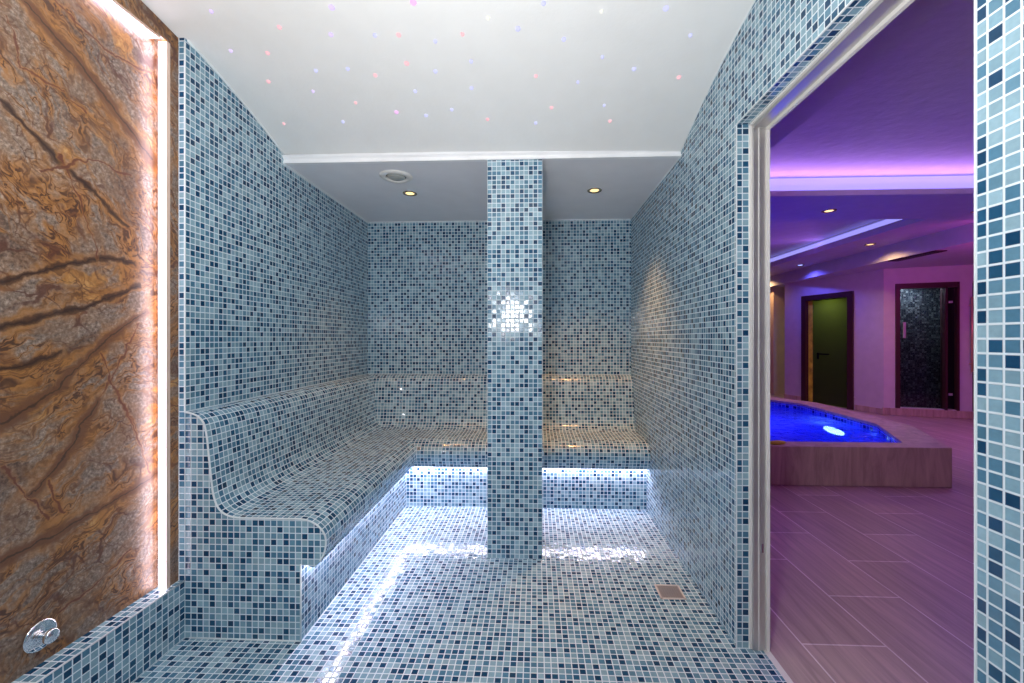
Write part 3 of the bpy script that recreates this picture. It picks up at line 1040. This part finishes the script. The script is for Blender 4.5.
# green-lit glass door
d = struct(MB().box(.452, .548, -.10, .025, 0, 1.905, M=MA).box(1.318, 1.405, -.10, .025, 0, 1.905, M=MA).box(.452, 1.405, -.10, .025, 1.905, 1.995, M=MA).build('door_2', M_FRAME, None, .004, weld=False))
m = MB(); m.box(.552, 1.226, -.055, -.045, .01, 1.90, M=MA); m.build('pane', M_FROST, d)
m = MB(); m.box(1.228, 1.32, -.09, -.05, .01, 1.90, M=MA); m.build('lit_edge', M_YELLOW, d)  # yellow stands in for light on an edge behind the glass
m = MB(); m.box(.90, 1.13, -.035, -.018, .90, .925, M=MA).box(1.105, 1.13, -.045, -.02, .82, .935, M=MA); m.build('lever_handle', M_BLACK, d, .003)
for z in (.20, 1.68):
    m = MB(); m.box(.50, .585, -.045, -.03, z, z + .035, M=MA); h = m.build('hinge', M_HINGE, d, .002)
    m = MB(); m.box(.43, .445, .0, .012, z, z + .025, M=MA); m.build('hinge', M_HINGE, d, .002)
# niche behind it
m = MB()
m.box(.40, 1.45, -1.30, -1.25, 0, 2.1, M=MA)
m.box(.40, .46, -1.3, -.125, 0, 2.1, M=MA)
m.box(.40, 1.45, -1.3, -.125, 2.05, 2.1, M=MA)
m.box(.40, 1.45, -1.3, -.125, -.02, .003, M=MA)
struct(m.build('wall_sauna', M_OLIVE, weld=False))
p = MA @ Vector((.9, -.35, 1.95)); q = MA @ Vector((.9, -.30, 0))
light('AREA', 'olive_niche_fill', p, 3.2, (.9, 1.0, .42), q, size=.3)  # unseen lamp added to backlight the olive pane

# dark mosaic door
d = struct(MB().box(.148, .200, -.10, .025, .112, 2.0, M=MBm).box(.745, .772, -.10, .025, .112, 2.0, M=MBm).box(.885, .912, -.10, .025, .112, 2.0, M=MBm).box(.148, .912, -.10, .025, 1.965, 2.045, M=MBm).build('door_3', M_FRAME, None, .004, weld=False))
m = MB(); m.box(.20, .745, -.055, -.045, .125, 1.962, M=MBm); m.build('pane', M_GLASSD, d)
m = MB(); m.box(.772, .885, -.06, -.045, .125, 1.962, M=MBm); m.build('side_panel', M_BLACK, d)
m = MB(); m.box(.255, .29, -.045, -.015, 1.20, 1.45, M=MBm); m.build('handle', M_STEEL, d, .004)
for z in (.33, 1.73):
    m = MB(); m.box(.815, .86, -.046, -.032, z, z + .035, M=MBm); m.build('hinge', M_HINGE, d, .002)
m = MB()
tile_pts = [(.10, -.55), (.98, -.55)]
A, B = MBm @ Vector((.10, -.55, 0)), MBm @ Vector((.98, -.55, 0))
m.face([(A.x, A.y, 0), (B.x, B.y, 0), (B.x, B.y, 2.1), (A.x, A.y, 2.1)], [(0, 0), (.88, 0), (.88, 2.1), (0, 2.1)])
for s in (.10, .98):
    A, B = MBm @ Vector((s, -.55, 0)), MBm @ Vector((s, -.121, 0))
    m.face([(A.x, A.y, 0), (B.x, B.y, 0), (B.x, B.y, 2.1), (A.x, A.y, 2.1)], [(2, 0), (2.43, 0), (2.43, 2.1), (2, 2.1)])
struct(m.build('wall_shower', M_NIGHT, recalc=False, weld=False))
p = MBm @ Vector((.5, -.32, 2.05)); q = MBm @ Vector((.5, -.40, 0))
light('AREA', 'mosaic_niche_fill', p, 7.0, (.80, .9, 1.0), q, size=.25)  # unseen lamp added to brighten the mosaic behind the glass

# third door at the edge of the doorway, with a long pull handle
d = struct(MB().box(1.075, 1.14, -.10, .025, .112, 2.0, M=MBm).box(1.94, 2.0, -.10, .025, .112, 2.0, M=MBm).box(1.075, 2.0, -.10, .025, 1.965, 2.045, M=MBm).build('door_4', M_FRAME, None, .004, weld=False))
m = MB(); m.box(1.14, 1.94, -.06, -.045, .12, 1.962, M=MBm); m.build('pane', M_BLACK, d)
hm = MB(); hm.tube([MBm @ Vector((1.035, .06, .70)), MBm @ Vector((1.035, .06, 1.81))], .013, 10)
for z in (.82, 1.69):
    hm.tube([MBm @ Vector((1.035, -.01, z)), MBm @ Vector((1.035, .06, z))], .008, 8)
hh = hm.build('pull_handle', M_GOLD)
tag(hh, 'long upright golden pull handle on the wall beside the dark mosaic door', 'handle')

# recess at the far left: a dim stone end wall and a pilaster with warm light put into its peach colour
m = MB()
m.face([(-.6, 9.7, 0), (5.6, 9.7, 0), (5.6, 9.7, 2.7), (-.6, 9.7, 2.7)])
struct(m.build('wall_spa_back', M_STONE))
m = MB()
m.box(5.07, 5.40, 9.05, 9.69, 0, 2.5)
struct(m.build('wall_spa_pilaster', M_PEACH))
for nm, q in (('wall_spa_right', [(8.2, -1.6, 0), (8.2, 10.2, 0), (8.2, 10.2, 2.8), (8.2, -1.6, 2.8)]),
              ('wall_spa_front', [(.886, -1.6, 0), (8.2, -1.6, 0), (8.2, -1.6, 2.8), (.886, -1.6, 2.8)]),
              ('wall_spa_left', [(-.6, 3.46, 0), (-.6, 9.7, 0), (-.6, 9.7, 2.8), (-.6, 3.46, 2.8)])):
    m = MB()
    m.face(q)
    struct(m.build(nm, M_PAINT, recalc=False))

# ------------------------------------------------------------------ raised octagonal pool
inner = [(.90, 3.62), (3.09, 3.62), (3.50, 4.40), (3.58, 5.75), (3.36, 6.12), (.64, 6.12), (.42, 5.75), (.50, 4.40)]
outer = [(.70, 3.456), (3.332, 3.456), (3.78, 4.30), (3.86, 5.85), (3.52, 6.40), (.48, 6.40), (.14, 5.85), (.24, 4.30)]
KZ = .316
pool = thing('plunge_pool', (2.0, 4.9, 0), 'raised octagonal plunge pool with blue glowing water and stone kerb', 'pool')
m = MB()
n = len(inner)
for i in range(n):
    j = (i + 1) % n
    a, b = outer[i], outer[j]
    m.face([(*a, 0), (*b, 0), (*b, KZ), (*a, KZ)])
m.ring(outer, inner, KZ)
for i in range(n):
    j = (i + 1) % n
    a, b = inner[i], inner[j]
    m.face([(*b, KZ - .03), (*a, KZ - .03), (*a, KZ), (*b, KZ)])
m.build('kerb', M_KERB, pool, .006, recalc=False)
m = MB()
for i in range(n):
    j = (i + 1) % n
    a, b = inner[i], inner[j]
    L = math.hypot(b[0] - a[0], b[1] - a[1])
    m.face([(*b, -.6), (*a, -.6), (*a, KZ - .03), (*b, KZ - .03)], [(L + i * 3, -.6), (i * 3, -.6), (i * 3, KZ), (L + i * 3, KZ)])
m.face([(*p, -.6) for p in inner])
m.build('basin', M_POOL, pool, recalc=False)
m = MB()
m.face([(*p, .235) for p in inner])
m.build('water', M_WATER, pool, recalc=False)
Ml = Matrix.Translation((3.532, 5.06, .10)) @ Matrix.Rotation(-PI / 2, 4, 'Y') @ Matrix.Diagonal((.33, 1.6, 1, 1))
m = MB(); m.lathe([(.11, 0), (.105, .01), (.05, .018), (0, .02)], 24, Ml); lo = m.build('lamp', M_POOLLAMP, pool)
lo['label'] = 'bright underwater lamp'
m = MB(); m.lathe([(.112, 0), (.125, .012), (.135, 0)], 24, Ml, cap=False); m.build('lamp_ring', M_STEEL, lo)
light('POINT', 'pool_glow', (3.25, 4.85, .13), 1.2, (.25, .45, 1.0), size=.05)
light('POINT', 'pool_glow', (2.5, 4.9, -.12), 34, (.015, .03, 1.0), size=.15)

# small yellow-green sponge on the pool kerb
m = MB()
m.lathe([(0, 0), (.045, .001), (.055, .010), (.050, .020), (.025, .026), (0, .027)], 16, Matrix.Translation((2.01, 3.53, KZ)) @ Matrix.Rotation(.3, 4, 'Z') @ Matrix.Diagonal((1.4, .7, 1, 1)))
tag(m.build('sponge', M_SPONGE), 'small yellow-green pad lying on the pool kerb by the door frame', 'sponge')
